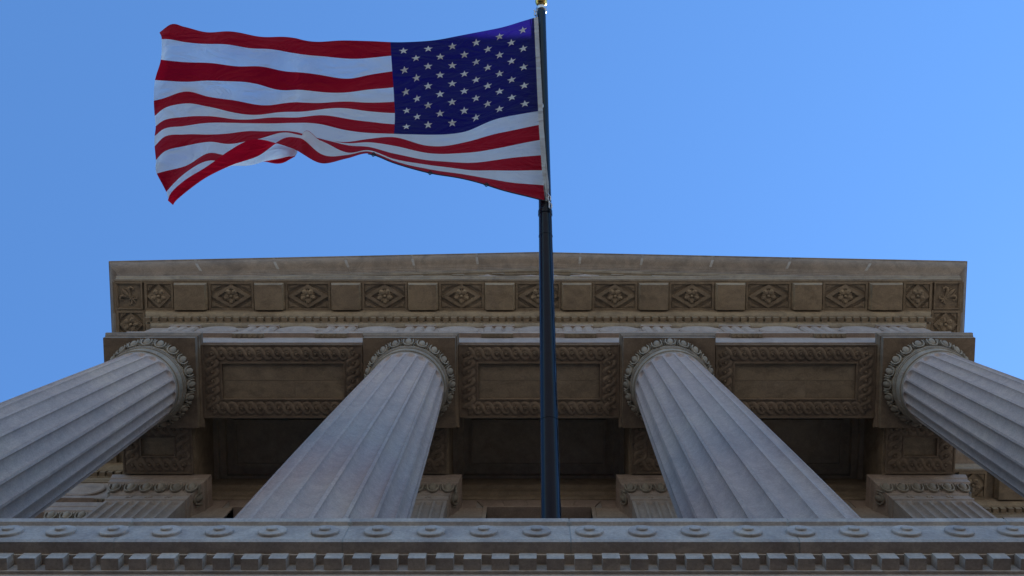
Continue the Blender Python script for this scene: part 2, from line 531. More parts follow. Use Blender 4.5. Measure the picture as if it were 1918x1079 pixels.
for x in CX:
    c = place('column', shaft_me, bld, T(x, CY, 0) @ Matrix.Rotation(random.choice((0, 1, 2, 3)) * PI / 2, 4, 'Z'))
    c['label'] = 'fluted grey column shaft ' + {CX[0]: 'at the far left', CX[1]: 'left of the flagpole', CX[2]: 'right of the flagpole', CX[3]: 'at the far right'}[x]
    mw = T(x, CY, 0)
    place('necking', neck_me, c, mw)
    place('echinus', ech_me, c, mw)
    place('abacus', ab_me, c, mw)
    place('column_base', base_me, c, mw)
    for k in range(20):
        a = 2 * PI * k / 20 - PI / 2
        place('egg_and_dart', egg_me, c, T(x + 0.915 * math.cos(a), CY + 0.915 * math.sin(a), 22.462) @ Matrix.Rotation(a + PI / 2, 4, 'Z') @ Matrix.Rotation(math.radians(28 + random.uniform(-3, 3)), 4, 'X'))
    for k in range(8):
        a = 2 * PI * (k + .5) / 8 - PI / 2
        place('neck_rosette', flower_me, c, T(x + (R0 + .02) * math.cos(a), CY + (R0 + .02) * math.sin(a), H_NECK + .145) @ Matrix.Rotation(a + PI / 2, 4, 'Z'))

# ------------------------------------------------------------------ beams (architrave) with their carved undersides
def sweep_u(m, prof, yb):
    """closed (out, height) profile run round the front and both flanks with mitred corners"""
    m.rings([[(-(XA + o), yb, h) for o, h in prof], [(-(XA + o), YA - o, h) for o, h in prof],
             [(XA + o, YA - o, h) for o, h in prof], [(XA + o, yb, h) for o, h in prof]])
    return m

arch = MB()
arch.box(-XA + .001, XA - .001, YA, YB, H_SOF, H_FR0)
arch_o = wpart('architrave', arch, 'face', bld)
m = MB()
sweep_u(m, [(0.10, H_TAE), (0.105, H_FR0 - .03), (0.115, H_FR0 - .02), (0.115, H_FR0), (-.2, H_FR0), (-.2, H_TAE)], 9.5)
wpart('taenia', m, 'face', arch_o)
for i, x in enumerate(CX):                          # cross beams to the wall
    wpart('cross_beam', MB().box(x - .8, x + .8, YB + .001, YWALL + .2, H_SOF + .003, 24.9), 'tan', arch_o)

def guilloche(m, p0, p1, n, z, amp=.106, wid=.102):
    p0, p1 = Vector(p0), Vector(p1)
    d = (p1 - p0)
    L = d.length
    d.normalize()
    nn = Vector((-d.y, d.x))
    S = n * 8
    for sg in (-1, 1):
        rs = []
        for i in range(S + 1):
            s = i / S
            ph = PI * n * s
            c = p0 + d * (L * s) + nn * (sg * amp * math.cos(ph))
            zz = z - 0.010 + 0.011 * sg * math.sin(ph)
            tx = d * (L / (PI * n)) - nn * (sg * amp * math.sin(ph))
            tn = Vector((-tx.y, tx.x)).normalized()
            rs.append([(c.x + tn.x * q * wid, c.y + tn.y * q * wid, zz + dz) for q, dz in ((-.5, .02), (-.47, -.002), (-.30, -.014), (0, -.018), (.30, -.014), (.47, -.002), (.5, .02))])
        m.rings(rs, False)
    return m

def button(m, x, y, z):
    m.lathe([(.060, z + .02), (.058, z - .022), (.050, z - .034), (.043, z - .030), (.040, z + .004), (.036, z + .004), (.030, z - .036), (.012, z - .044)], 12, (x, y))

def carved_panel(W, D, nx, ny, z, bw=.36):
    """guilloche border round a sunk field; local origin at centre; returns border mesh"""
    m = MB()
    frame(m, -W / 2, W / 2, -D / 2, D / 2, .028, z - .018, z + .06)
    frame(m, -W / 2 + .03, W / 2 - .03, -D / 2 + .03, D / 2 - .03, bw, z, z + .06)
    frame(m, -W / 2 + .03 + bw, W / 2 - .03 - bw, -D / 2 + .03 + bw, D / 2 - .03 - bw, .03, z - .022, z + .06)
    cx, cy = W / 2 - .03 - bw / 2, D / 2 - .03 - bw / 2
    for sy in (-1, 1):
        guilloche(m, (-cx, sy * cy), (cx, sy * cy), nx, z)
        for k in range(nx + 1):
            button(m, -cx + 2 * cx * k / nx, sy * cy, z - .008)
    for sx in (-1, 1):
        guilloche(m, (sx * cx, -cy), (sx * cx, cy), ny, z)
        for k in range(1, ny):
            button(m, sx * cx, -cy + 2 * cy * k / ny, z - .008)
    return m

PW, PD = BAY - 2.09, YB - YA - .06
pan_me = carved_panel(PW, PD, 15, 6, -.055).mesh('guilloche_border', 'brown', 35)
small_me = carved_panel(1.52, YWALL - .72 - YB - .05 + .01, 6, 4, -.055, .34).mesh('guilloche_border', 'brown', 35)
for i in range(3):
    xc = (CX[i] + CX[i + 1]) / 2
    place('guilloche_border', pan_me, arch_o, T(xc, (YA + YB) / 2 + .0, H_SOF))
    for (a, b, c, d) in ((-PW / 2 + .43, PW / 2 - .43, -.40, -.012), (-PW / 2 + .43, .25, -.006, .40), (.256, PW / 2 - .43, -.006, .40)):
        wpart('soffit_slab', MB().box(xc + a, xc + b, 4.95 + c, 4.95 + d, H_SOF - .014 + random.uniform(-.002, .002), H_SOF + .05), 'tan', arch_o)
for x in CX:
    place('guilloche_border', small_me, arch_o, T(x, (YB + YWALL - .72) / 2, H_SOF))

# regulae and guttae, triglyphs, metopes
reg = MB().box(-.355, .355, -.095, 0.0, 0.0, .065)
for k in range(6):
    reg.lathe([(.032, .01), (.04, -.045)], 8, (-.295 + k * .118, -.05))
reg_me = reg.mesh('regula', 'tan', 30)
TRX = [(-5 + i + .5) * BAY / 3 for i in range(10)]
m = MB()
xs, ys = [], []
wv = .355
prof = [(-wv, .0), (-wv, -.02), (-wv + .05, -.06), (-.175, -.06), (-.125, -.012), (-.11, -.012), (-.06, -.06), (.06, -.06), (.11, -.012), (.125, -.012), (.175, -.06), (wv - .05, -.06), (wv, -.02), (wv, .0)]
m.rings([[(x, y, 0) for x, y in prof], [(x, y, 1.16) for x, y in prof]])
m.box(-wv - .01, wv + .01, -.075, 0, 1.161, 1.318)
tri_me = m.mesh('triglyph', 'face')
fr = MB()
sweep_u(fr, [(0, H_FR0), (0, H_FR1 + .02), (-.3, H_FR1 + .02), (-.3, H_FR0)], 9.5)
fr_o = wpart('frieze', fr, 'face', bld)
dm = MB().lathe([(.47, 0), (.47, .05), (.43, .075), (.36, .06), (.30, .06), (.20, .10), (.0001, .13)], 32)
dm.xf(Matrix.Rotation(PI / 2, 4, 'X'))
shield_me = dm.mesh('metope_disc', 'face', 40)
for x in TRX:
    place('regula', reg_me, arch_o, T(x, YA, H_TAE - .065))
    place('triglyph', tri_me, fr_o, T(x, YA, H_FR0 + .001))
for i in range(9):
    place('metope_disc', shield_me, fr_o, T((TRX[i] + TRX[i + 1]) / 2, YA, (H_FR0 + H_FR1) / 2 - .02))

# ------------------------------------------------------------------ cornice: bed mouldings, dentils, hanging soffit blocks, corona
bedp = [(0.0, H_FR1), (.03, H_FR1), (.035, 25.13), (.06, 25.15), (.085, 25.18), (.09, 25.225), (.115, 25.23), (.115, 25.385), (.235, 25.39), (.24, 25.415), (.262, 25.43),
        (.30, 25.48), (.325, 25.54), (.33, 25.60), (.345, 25.605), (.345, H_COR + .12), (-.3, H_COR + .12), (-.3, H_FR1)]
cor = MB()
sweep_u(cor, bedp, 9.5)
cornice = wpart('cornice', cor, 'tan', bld)
den_me = MB().box(-.066, .066, 0, .11, 0, .125).mesh('dentil', 'tan')
nden = 98
for i in range(nden):
    x = -(XA + .19) + (2 * (XA + .19)) * i / (nden - 1)
    place('dentil', den_me, cornice, T(x, YA - .222 + random.uniform(-.004, .004), 25.262))
for sx in (-1, 1):
    for k in range(1, 10):
        place('dentil', den_me, cornice, T(sx * (XA + .222), YA - .19 + k * .1885, 25.262) @ Matrix.Rotation(sx * PI / 2, 4, 'Z'))
O_C = 1.10
m = MB()                                            # corona: plain soffit above the blocks, drip, fascia
sweep_u(m, [(.34, H_COR + .10), (.98, H_COR + .10), (.985, H_COR + .06), (1.01, H_COR + .055), (1.02, H_COR), (1.075, H_COR - .01), (1.08, H_COR + .012), (O_C, H_COR + .015), (O_C, H_COR + .17),
            (1.115, H_COR + .18), (1.12, H_COR + .22), (1.145, H_COR + .24), (1.15, H_COR + .31), (-.2, H_COR + .33), (-.2, H_COR + .10)], 9.5)
wpart('corona', m, 'tan', cornice)
blk = soffit_block(1.10, .70).mesh('soffit_block', 'tan')
blk_s = soffit_block(.70, .70).mesh('soffit_block', 'tan')
ros_me = rosette(MB(), .20).mesh('rosette', 'tan', 45)
YBLK = YA - .69
BZ = H_COR - .015
for i in range(-4, 5):
    mw = T(i * BAY / 3, YBLK, BZ)
    place('soffit_block', blk, cornice, mw)
    place('rosette', ros_me, cornice, mw @ Matrix.Translation((0, 0, .012)) @ Matrix.Rotation(random.uniform(-.05, .05), 4, 'Z'))
mf = MB().box(-.335, .335, -.335, .335, .05, .20)
mf.box(-.40, .40, -.338, .42, .07, .199)
frame(mf, -.334, .334, -.334, .334, .035, .0, .06)
corner_me = mf.mesh('corner_panel', 'tan')
fl_me = fleur(MB(), .30).mesh('fleur_de_lis', 'tan', 45)
for sx in (-1, 1):
    for mw in (T(sx * 9.175, YBLK, BZ), T(sx * (XA + .72), 4.115, BZ) @ Matrix.Rotation(sx * PI / 2, 4, 'Z')):
        place('soffit_block', blk_s, cornice, mw)
        place('rosette', ros_me, cornice, mw @ Matrix.Translation((0, 0, .012)))
    for k in range(2):
        mw = T(sx * (XA + .72), 4.20 + 1.63 + k * 1.857, BZ) @ Matrix.Rotation(sx * PI / 2, 4, 'Z')
        place('soffit_block', blk, cornice, mw)
        place('rosette', ros_me, cornice, mw @ Matrix.Translation((0, 0, .012)))
    mw = T(sx * (XA + .755), YA - .70, BZ)
    place('corner_panel', corner_me, cornice, mw)
    place('fleur_de_lis', fl_me, cornice, mw @ Matrix.Translation((0, 0, .02)) @ Matrix.Rotation(PI + sx * PI * .25, 4, 'Z'))
# plain hanging mutules over the triglyphs, with a stepped and curved cap on three sides
def mutule(hw):
    m = MB()
    def lay(i, z):
        return [(-hw + i, -.335 + i, z), (hw - i, -.335 + i, z), (hw - i, .32, z), (-hw + i, .32, z)]
    m.rings([lay(i, z) for i, z in ((0, .25), (0, .135), (.012, .13), (.014, .105), (.022, .085), (.032, .06), (.036, .03), (.042, .025), (.044, 0.0))])
    return m
lip_me = mutule(.372).mesh('mutule', 'tan')
for i in range(10):
    if abs(TRX[i]) < 8:
        place('mutule', lip_me, cornice, T(TRX[i], YBLK, BZ - .13))
mut_end = mutule(.412).mesh('mutule', 'tan')
for sx in (-1, 1):
    place('mutule', mut_end, cornice, T(sx * 8.40, YBLK, BZ - .13))
    for k in range(2):
        place('mutule', lip_me, cornice, T(sx * (XA + .69), 4.90 + k * 1.857, BZ - .13) @ Matrix.Rotation(sx * PI / 2, 4, 'Z'))

# ------------------------------------------------------------------ pediment: raking cornice blocks, tympanum, roof
SL = 2.95 / (XA + 1.5)                               # slope
H_RK = 26.40                                          # crest of the sima at the corners
sima_prof = [(1.075, -.44), (1.085, -.40), (1.115, -.385), (1.12, -.345), (1.150, -.335), (1.175, -.31), (1.23, -.285), (1.31, -.25), (1.39, -.19), (1.435, -.11), (1.45, -.06), (1.475, -.055), (1.48, 0.0), (.60, .02), (.60, -.44)]
rake_prof = [(0.0, -.66), (.90, -.66), (.905, -.69), (.955, -.69), (.965, -.66), (1.03, -.655), (1.035, -.60), (1.06, -.59), (1.06, -.445), (-.1, -.445), (-.1, -.66)]
def rake_ring(prof, q, side):
    """q = 0 at the corner, 1 at the ridge; each profile point keeps its own mitre at the corner"""
    r = []
    for o, dh in prof:
        xo = (XA + max(o, .6)) * (1 - q)
        r.append((side * xo, YA - o, H_RK + dh + SL * (XA + 1.48) * q))
    return r
ped = MB()
ped.add([(-XA - .55, YA - .0, H_COR + .3), (XA + .55, YA, H_COR + .3), (0, YA, H_RK + SL * (XA + 1.48) - .6), (-XA - .55, YA + 1, H_COR + .3), (XA + .55, YA + 1, H_COR + .3), (0, YA + 1, H_RK + SL * (XA + 1.48) - .6)],
        [(0, 1, 2), (3, 5, 4), (0, 2, 5, 3), (1, 4, 5, 2), (0, 3, 4, 1)])
pediment = wpart('pediment', ped, 'tan', bld)
for side in (-1, 1):
    m = MB().rings([rake_ring(rake_prof, q, side) for q in (0.02, .25, .5, .75, 1.0)])
    wpart('raking_corona', m, 'tan', pediment)
    core = [(o - .005 if o > .7 else o, dh + (.004 if dh < -.3 else -.005)) for o, dh in sima_prof]
    cuts = [0, .185, .36, .525, .685, .845, 1.0] if side < 0 else [0, .205, .385, .565, .735, .89, 1.0]
    for q in cuts[1:-1]:
        wpart('mortar_joint', MB().rings([rake_ring(core, q + e, side) for e in (-.003, .003)]), 'mortar', pediment)
    for a, b in zip(cuts[:-1], cuts[1:]):
        ga = .00022 if a > 0 else 0
        gb = .00022 if b < 1 else 0
        dz = 0.0
        prof = [(o, dh) for o, dh in sima_prof]
        m = MB().rings([rake_ring(prof, a + ga + (b - gb - a - ga) * k / 4, side) for k in range(5)])
        wpart('sima_block', m, 'sima', pediment, 40)
    # eaves gutter along the flank
    m = MB().rings([[(side * (XA + o), y, H_RK + dh) for o, dh in sima_prof] for y in (YA - .62, 9.4)])
    m2 = MB().rings([[(side * (XA + o), YA - o if o > .7 else YA - .7, H_RK + dh) for o, dh in sima_prof], [(side * (XA + o), 9.4, H_RK + dh) for o, dh in sima_prof]])
    wpart('flank_gutter', m2, 'sima', pediment, 28)
    # raking dentil blocks under the slope
    mod = MB().box(-.16, .16, 0, .55, 0, .16).mesh('raking_modillion', 'tan')
    for k in range(1, 9):
        x = k * 1.05
        z = H_RK - .66 + SL * (XA + 1.48 - x) - .16
        if z > H_COR + .45:
            place('raking_modillion', mod, pediment, T(side * x, YA - .99, z))
roof = MB()
zr = H_RK + SL * (XA + 1.48)
roof.add([(-XA - .8, YA - .55, H_RK + .12), (0, YA - .55, zr - .02), (XA + .8, YA - .55, H_RK + .12), (-XA - .8, 30, H_RK + .12), (0, 30, zr - .02), (XA + .8, 30, H_RK + .12)],
         [(0, 1, 4, 3), (1, 2, 5, 4), (0, 3, 5, 2), (0, 2, 1), (3, 4, 5)])
wpart('roof', roof, 'roof', bld)
# carved relief in the tympanum whose upper edges show over the cornice
def boss(r, d):
    m = MB().lathe([(r, 0), (r, d * .5), (r * .86, d), (r * .72, d * .72), (r * .55, d * .7), (r * .4, d), (.0001, d * 1.2)], 24)
    m.xf(Matrix.Rotation(PI / 2, 4, 'X'))
    return m
for x, z, r, y in ((-.18, 26.55, .42, 3.25), (.42, 26.22, .36, 3.22), (1.15, 26.2, .42, 3.2), (-1.25, 26.15, .28, 3.2)):
    wpart('carved_boss', boss(r, .22).xf(Matrix.Translation((x, y, z))), 'face', pediment, 40)
    wpart('boss_ground', MB().box(x - r * .7, x + r * .7, y - .001, YA + .1, H_COR + .32, z + r * .5), 'tan', pediment)

# ------------------------------------------------------------------ ceiling and the wall behind the columns
ceil = MB().box(-XA + .05, XA - .05, YB, YWALL + .3, 24.6, 24.85)
ceil_o = wpart('ceiling', ceil, 'plaster', bld)
for i in range(3):
    xc = (CX[i] + CX[i + 1]) / 2
    hw = BAY / 2 - .8
    m = MB()
    frame(m, xc - hw + .001, xc + hw - .001, YB + .002, YWALL - .002, .10, 24.25, 24.6)
    frame(m, xc - hw + .05, xc + hw - .05, YB + .05, YWALL - .05, .18, 24.42, 24.6)
    frame(m, xc - hw + .4, xc + hw - .4, YB + .42, YWALL - .42, .06, 24.54, 24.602)
    wpart('coffer_moulding', m, 'plaster', ceil_o)
wall = MB().box(-XA + .02, XA - .02, YWALL + .06, YWALL + .8, 8.4, 25.2)
# openings are set into the wall by leaving reveals: cut with separate pieces below
wall_o = None
WW, WTOP = 1.14, 22.76
m = MB()
edges = [-XA + .02]
for xc in (-BAY, 0, BAY):
    edges += [xc - WW, xc + WW]
edges.append(XA - .02)
for k in range(0, len(edges), 2):
    m.box(edges[k], edges[k + 1], YWALL + .02, YWALL + .8, 8.41, WTOP)
m.box(-XA + .02, XA - .02, YWALL + .02, YWALL + .8, WTOP, 25.2)
wall_o = wpart('wall', m, 'mortar', bld)
m = MB().extrude_x([(YWALL + .05, 23.30), (YWALL - .02, 23.30), (YWALL - .05, 23.34), (YWALL - .06, 23.50), (YWALL - .12, 23.54), (YWALL - .13, 23.75), (YWALL - .2, 23.8), (YWALL - .2, 24.3), (YWALL + .05, 24.3)], -XA + .05, XA - .05)
wpart('wall_architrave', m, 'tan', wall_o)
def stone_run(xa, xb, z0, z1, off):
    L = xb - xa
    n = max(1, round(L / 1.1))
    cuts = [xa]
    for k in range(1, n):
        cuts.append(xa + L * (k + (off if n > 2 else off * .5) * .5 - .1) / n)
    cuts.append(xb)
    for a, b in zip(cuts[:-1], cuts[1:]):
        wpart('wall_stone', MB().box(a + .005, b - .005, YWALL + random.uniform(-.003, .003), YWALL + .06, z0 + .005, z1 - .005), 'face', wall_o)
CH = .60
r = 0
z = WTOP - .02 - CH * 12
while z < 22.7:
    for k in range(0, len(edges), 2):
        stone_run(edges[k] + (.09 if k else 0), edges[k + 1] - (.09 if k < len(edges) - 2 else 0), z, z + CH, r % 2)
    z += CH
    r += 1
for i, xc in enumerate((-BAY, 0, BAY)):            # flat arches of wedge stones, frames and panes
    nv = 5
    for k in range(nv):
        a0, a1 = -WW - .09 + (2 * WW + .18) * k / nv, -WW - .09 + (2 * WW + .18) * (k + 1) / nv
        s = .16
        def sk(a): return a + a / WW * s
        z0, z1 = WTOP + .06, 23.29
        pts = [(xc + a0 + .005, z0), (xc + a1 - .005, z0), (xc + sk(a1) - .005, z1), (xc + sk(a0) + .005, z1)]
        m = MB().rings([[(x, YWALL + .06, zz) for x, zz in pts], [(x, YWALL - .004, zz) for x, zz in pts]])
        wpart('voussoir', m, 'face', wall_o)
    for k in (0, 2, 4):
        pass
    m = MB()
    m.box(xc - WW - .085, xc - WW, YWALL - .02, YWALL + .3, 15.4, WTOP + .055)
    m.box(xc + WW, xc + WW + .085, YWALL - .02, YWALL + .3, 15.4, WTOP + .055)
    m.box(xc - WW, xc + WW, YWALL - .02, YWALL + .3, WTOP - .02, WTOP + .055)
    w_o = wpart('window', m, 'face', bld)
    m = MB()
    frame(m, xc - WW, xc + WW, YWALL + .32, YWALL + .40, .05, 0, 1)
    m = MB()
    for xx in (-WW + .03, -WW / 3, WW / 3, WW - .03):
        m.box(xc + xx - .03, xc + xx + .03, YWALL + .34, YWALL + .42, 15.4, WTOP - .02)
    for zz in (16.6, 17.8, 19, 20.2, 21.4, 22.68):
        m.box(xc - WW, xc + WW, YWALL + .35, YWALL + .41, zz - .025, zz + .025)
    wpart('window_frame', m, 'bronze', w_o)
    for q in range(3):
        xa = xc - WW + q * 2 * WW / 3
        for j in range(6):
            za = 15.4 + j * 1.22
            wpart('pane', MB().box(xa + .01, xa + 2 * WW / 3 - .01, YWALL + .375, YWALL + .385, za, za + 1.2), 'glass', w_o)
    wpart('apron', MB().box(xc - WW, xc + WW, YWALL + .02, YWALL + .5, 8.41, 15.4), 'face', w_o)

# edges of the stones at head height beside the windows
spans = [(-XA + .02, -BAY - WW - .09), (-BAY + WW + .09, -WW - .09), (WW + .09, BAY - WW - .09), (BAY + WW + .09, XA - .02)]
for a, b in spans:
    stone_run(a - .0 if a < -9 else a + .15, b - .15 if b < 9 else b, WTOP - .02, 23.29, 0)

# fluted pilasters
def pilaster_mesh(w, dep, h0, h1, nf=7):
    m = MB()
    K = 8
    xs = []
    pitch = w / (nf + .35)
    e = (w - nf * pitch) / 2
    for f in range(nf):
        for k in range(K + 1):
            t = -1 + 2 * k / K
            xs.append((-w / 2 + e + pitch * (f + .10 + .80 * k / K), t))
    xs = [(-w / 2, -1)] + xs + [(w / 2, -1)]
    hs = [h0, h0 + 4, h1 - .6, h1 - .4] + [h1 - .4 + .39 * i / 12 for i in range(1, 13)]
    rs = []
    for h in hs:
        ring = [(-w / 2, dep, h)]
        for x, t in xs:
            top = h1 - .06 - .085 * (1 - math.sqrt(max(0, 1 - t * t)))
            ee = max(0, min(1, (top - h) / .03))
            ring.append((x, .065 * math.sqrt(max(0, 1 - t * t)) * ee, h))
        ring.append((w / 2, dep, h))
        rs.append(ring)
    m.rings(rs)
    return m
HP = 21.86
pil_me = pilaster_mesh(1.68, .5, 8.41, HP).mesh('pilaster_shaft', 'face', 35)
def capital(w, dep):
    m = MB()
    def lay(o, h):
        return [(-w / 2 - o, -o, h), (w / 2 + o, -o, h), (w / 2 + o, dep, h), (-w / 2 - o, dep, h)]
    m.rings([lay(o, h) for o, h in ((.0, HP - .01), (.02, HP), (.03, HP + .05), (.012, HP + .06), (.01, HP + .30), (.03, HP + .31), (.045, HP + .36), (.05, HP + .37), (.09, HP + .46), (.16, HP + .62), (.17, HP + .64), (.20, HP + .66), (.205, HP + .86), (.225, HP + .88), (.245, HP + 1.0), (.25, H_SOF - .001))])
    return m
cap_me = capital(1.68, .5).mesh('pilaster_capital', 'face', 35)
egg_p = egg_unit(.33, 1.15).mesh('egg_and_dart', 'carved', 50)
PY = 7.30
for x in (-8.30, -2.785, 2.785, 8.30):
    p = place('pilaster', pil_me, bld, T(x, PY, 0))
    place('pilaster_capital', cap_me, p, T(x, PY, 0))
    for k in range(6):
        place('egg_and_dart', egg_p, p, T(x + (k - 2.5) * .33 - .0, PY - .125, HP + .52) @ Matrix.Rotation(math.radians(24), 4, 'X'))
    for sx in (-1, 1):
        place('egg_and_dart', egg_p, p, T(x + sx * (.84 + .125), PY + .12, HP + .52) @ Matrix.Rotation(sx * PI / 2, 4, 'Z') @ Matrix.Rotation(math.radians(24), 4, 'X'))
        place('neck_rosette', flower_me, p, T(x + sx * .42, PY - .012, HP + .19) @ Matrix.Scale(1.6, 4))
    place('neck_rosette', flower_me, p, T(x, PY - .012, HP + .19) @ Matrix.Scale(1.6, 4))

# ------------------------------------------------------------------ wings left and right of the portico
def wing(side, yw, name_label):
    s = side
    xa, xb = 9.17, 26.0
    m = MB()
    def run(prof):
        m.rings([[(s * xa, yw - o, h) for o, h in prof], [(s * xb, yw - o, h) for o, h in prof]])
    m.box(min(s * xa, s * xb), max(s * xa, s * xb), yw + 1.15, yw + 14, -E + .003, 25.4)
    m.box(min(s * xa, s * xb), max(s * xa, s * xb), yw - .3, yw + 1.15, -E + .003, 8.4)
    wing_o = wpart('wing', m, 'face', bld)
    wing_o['label'] = name_label
    m = MB()
    run([(0, H_SOF), (0, H_TAE), (.10, H_TAE + .002), (.105, H_FR0), (0, H_FR0 + .002), (0, H_FR1), (-1.2, H_FR1), (-1.2, H_SOF)])
    wpart('wing_entablature', m, 'face', wing_o)
    m = MB()
    run(bedp)
    run([(.34, H_COR + .10), (.98, H_COR + .10), (.985, H_COR + .06), (1.01, H_COR + .055), (1.02, H_COR), (1.075, H_COR - .01), (1.08, H_COR + .012), (O_C, H_COR + .015), (O_C, H_COR + .17),
         (1.15, H_COR + .31), (-.2, H_COR + .33), (-.2, H_COR + .10)])
    wpart('wing_cornice', m, 'tan', wing_o)
    m = MB()
    run([(o, H_RK + dh) for o, dh in sima_prof])
    wpart('wing_gutter', m, 'sima', wing_o, 28)
    m = MB().box(min(s * xa, s * xb), max(s * xa, s * xb), yw + .2, yw + 14, H_COR + .335, H_RK + .3)
    wpart('wing_parapet', m, 'face', wing_o)
    for k in range(24):
        place('dentil', den_me, wing_o, T(s * (xa + .1 + k * .1885), yw - .222, 25.262))
    for k in range(4):
        x = s * (10.72 + k * 1.857)
        mw = T(x, yw - .69, BZ)
        place('soffit_block', blk if k else blk_s, wing_o, mw)
        place('rosette', ros_me, wing_o, mw @ Matrix.Translation((0, 0, .012)))
        place('mutule', lip_me, wing_o, T(x + s * .93, yw - .69, BZ - .13))
        place('triglyph', tri_me, wing_o, T(s * (9.75 + k * 1.857), yw, H_FR0 + .003))
        place('regula', reg_me, wing_o, T(s * (9.75 + k * 1.857), yw, H_TAE - .065))
        place('metope_disc', shield_me, wing_o, T(s * (10.68 + k * 1.857), yw, (H_FR0 + H_FR1) / 2))
    for x in (9.72, 15.3, 20.9):
        xx = s * x
        p = place('pilaster', pil_me, wing_o, T(xx, yw + .03, 0))
        place('pilaster_capital', cap_me, wing_o, T(xx, yw + .03, 0))
        if x < 10:
            for k in range(6):
                place('egg_and_dart', egg_p, wing_o, T(xx + (k - 2.5) * .33, yw + .03 - .125, HP + .52) @ Matrix.Rotation(math.radians(24), 4, 'X'))

wing(-1, 7.90, 'stone wing of the building left of the portico')
wing(1, 8.81, 'stone wing of the building right of the portico')
m = MB().box(-XA, XA, YWALL + .81, 28, -E + .004, 26.2)
wpart('main_block', m, 'face', bld)

# ------------------------------------------------------------------ flagpole leaning out over the plaza
TAU = math.radians(48)
PB = Vector((0.010, 3.796, 10.2 + E))                 # where it clears the ledge
PDIR = Vector((-0.0063, -math.sin(TAU), math.cos(TAU))).normalized()
FOOT, TIP = -1.80, 7.57
def pole_at(t):
    return PB + PDIR * t
foot = pole_at(FOOT)
pole_root = root('flagpole', (foot.x, foot.y + .15, 8.40 + E), 'tall dark blue-black metal flagpole with a gold ball on top', 'flagpole')
ROT = PDIR.to_track_quat('Z', 'Y').to_matrix().to_4x4()
def along(m, t=0.0):
    return m.xf(Matrix.Translation(pole_at(t)) @ ROT)
def ppart(name, m, mat, smooth=None, parent=None):
    return place(name, m.mesh(name, mat, smooth), parent or pole_root)
def prad(t):
    return 0.097 - (0.097 - 0.060) * (t - 0) / 7.6
segs = [(FOOT, 1.10), (1.10, 3.55), (3.55, TIP)]
for i, (a, b) in enumerate(segs):
    pr = [(prad(a) + .001, a), (prad(b), b - .012), (prad(b) + .0035, b - .01), (prad(b) + .0035, b)] if i < 2 else [(prad(a), a), (prad(b), b - .02), (prad(b) * .8, b)]
    ppart('pole', along(MB().lathe(pr, 40)), 'pole', 30)
ppart('truck', along(MB().lathe([(.055, 7.54), (.075, 7.56), (.078, 7.61), (.05, 7.63), (.03, 7.67), (.03, 7.71)], 24)), 'steel', 30)
ball = MB().ellipsoid((0, 0, 7.77), (.086, .086, .086), 32, 20)
ppart('gold_ball', along(ball), 'gold', 0)
ppart('collar', along(MB().lathe([(prad(3.95) + .002, 3.86), (prad(3.95) + .008, 3.87), (prad(3.95) + .008, 3.93), (prad(3.95) + .002, 3.94)], 32)), 'pole', 30)
shoe = MB().lathe([(.15, FOOT - .05), (.15, FOOT + .35), (.12, FOOT + .40), (.11, FOOT + .42)], 24)
along(shoe)
fz = 8.44 + E
shoe.box(foot.x - .3, foot.x + .3, foot.y - .25, foot.y + .45, fz - .02, fz + .05)
shoe.box(foot.x - .05, foot.x + .05, foot.y - .1, foot.y + .3, fz, foot.z + .05)
ppart('mounting_shoe', shoe, 'pole')
side = Vector((-1, 0, 0))
front = (-(Vector((0, math.cos(TAU), math.sin(TAU))))).normalized()     # towards the viewer below
def halyard(off_a, off_b, t0, t1, rad, mat, sag=0.0):
    pts = []
    for k in range(25):
        s = k / 24
        t = t0 + (t1 - t0) * s
        o = off_a * (1 - s) + off_b * s
        pts.append(pole_at(t) + side * (o[0] + sag * math.sin(PI * s) + .004 * math.sin(k * 2.1)) + front * o[1])
    ppart('halyard', MB().tube(pts, rad, 6), mat, 60)
V2 = lambda a, b: Vector((a, b))
halyard(V2(.075, .02), V2(-.045, .095), 7.45, 3.95, .0075, 'rope_light', .02)
halyard(V2(.055, .05), V2(-.068, .08), 7.45, 3.6, .006, 'rope')
halyard(V2(.10, .0), V2(.0, .10), 7.42, 4.0, .006, 'rope')
halyard(V2(-.068, .08), V2(-.100, .02), 3.6, -.6, .0045, 'rope')
for t, o, f_ in ((7.46, .085, .03), (6.62, .062, .05), (5.62, .02, .075), (4.05, -.05, .09), (3.93, -.062, .09)):
    c = pole_at(t) + side * o + front * (f_ + .01)
    q = MB()
    q.tube([c + side * .016 * math.cos(a) + PDIR * .042 * math.sin(a) for a in [2 * PI * k / 12 for k in range(13)]], .008, 6)
    q.tube([c + PDIR * .04, c + PDIR * .075 + side * .02], .009, 6)
    ppart('snap_hook', q, 'steel', 60)

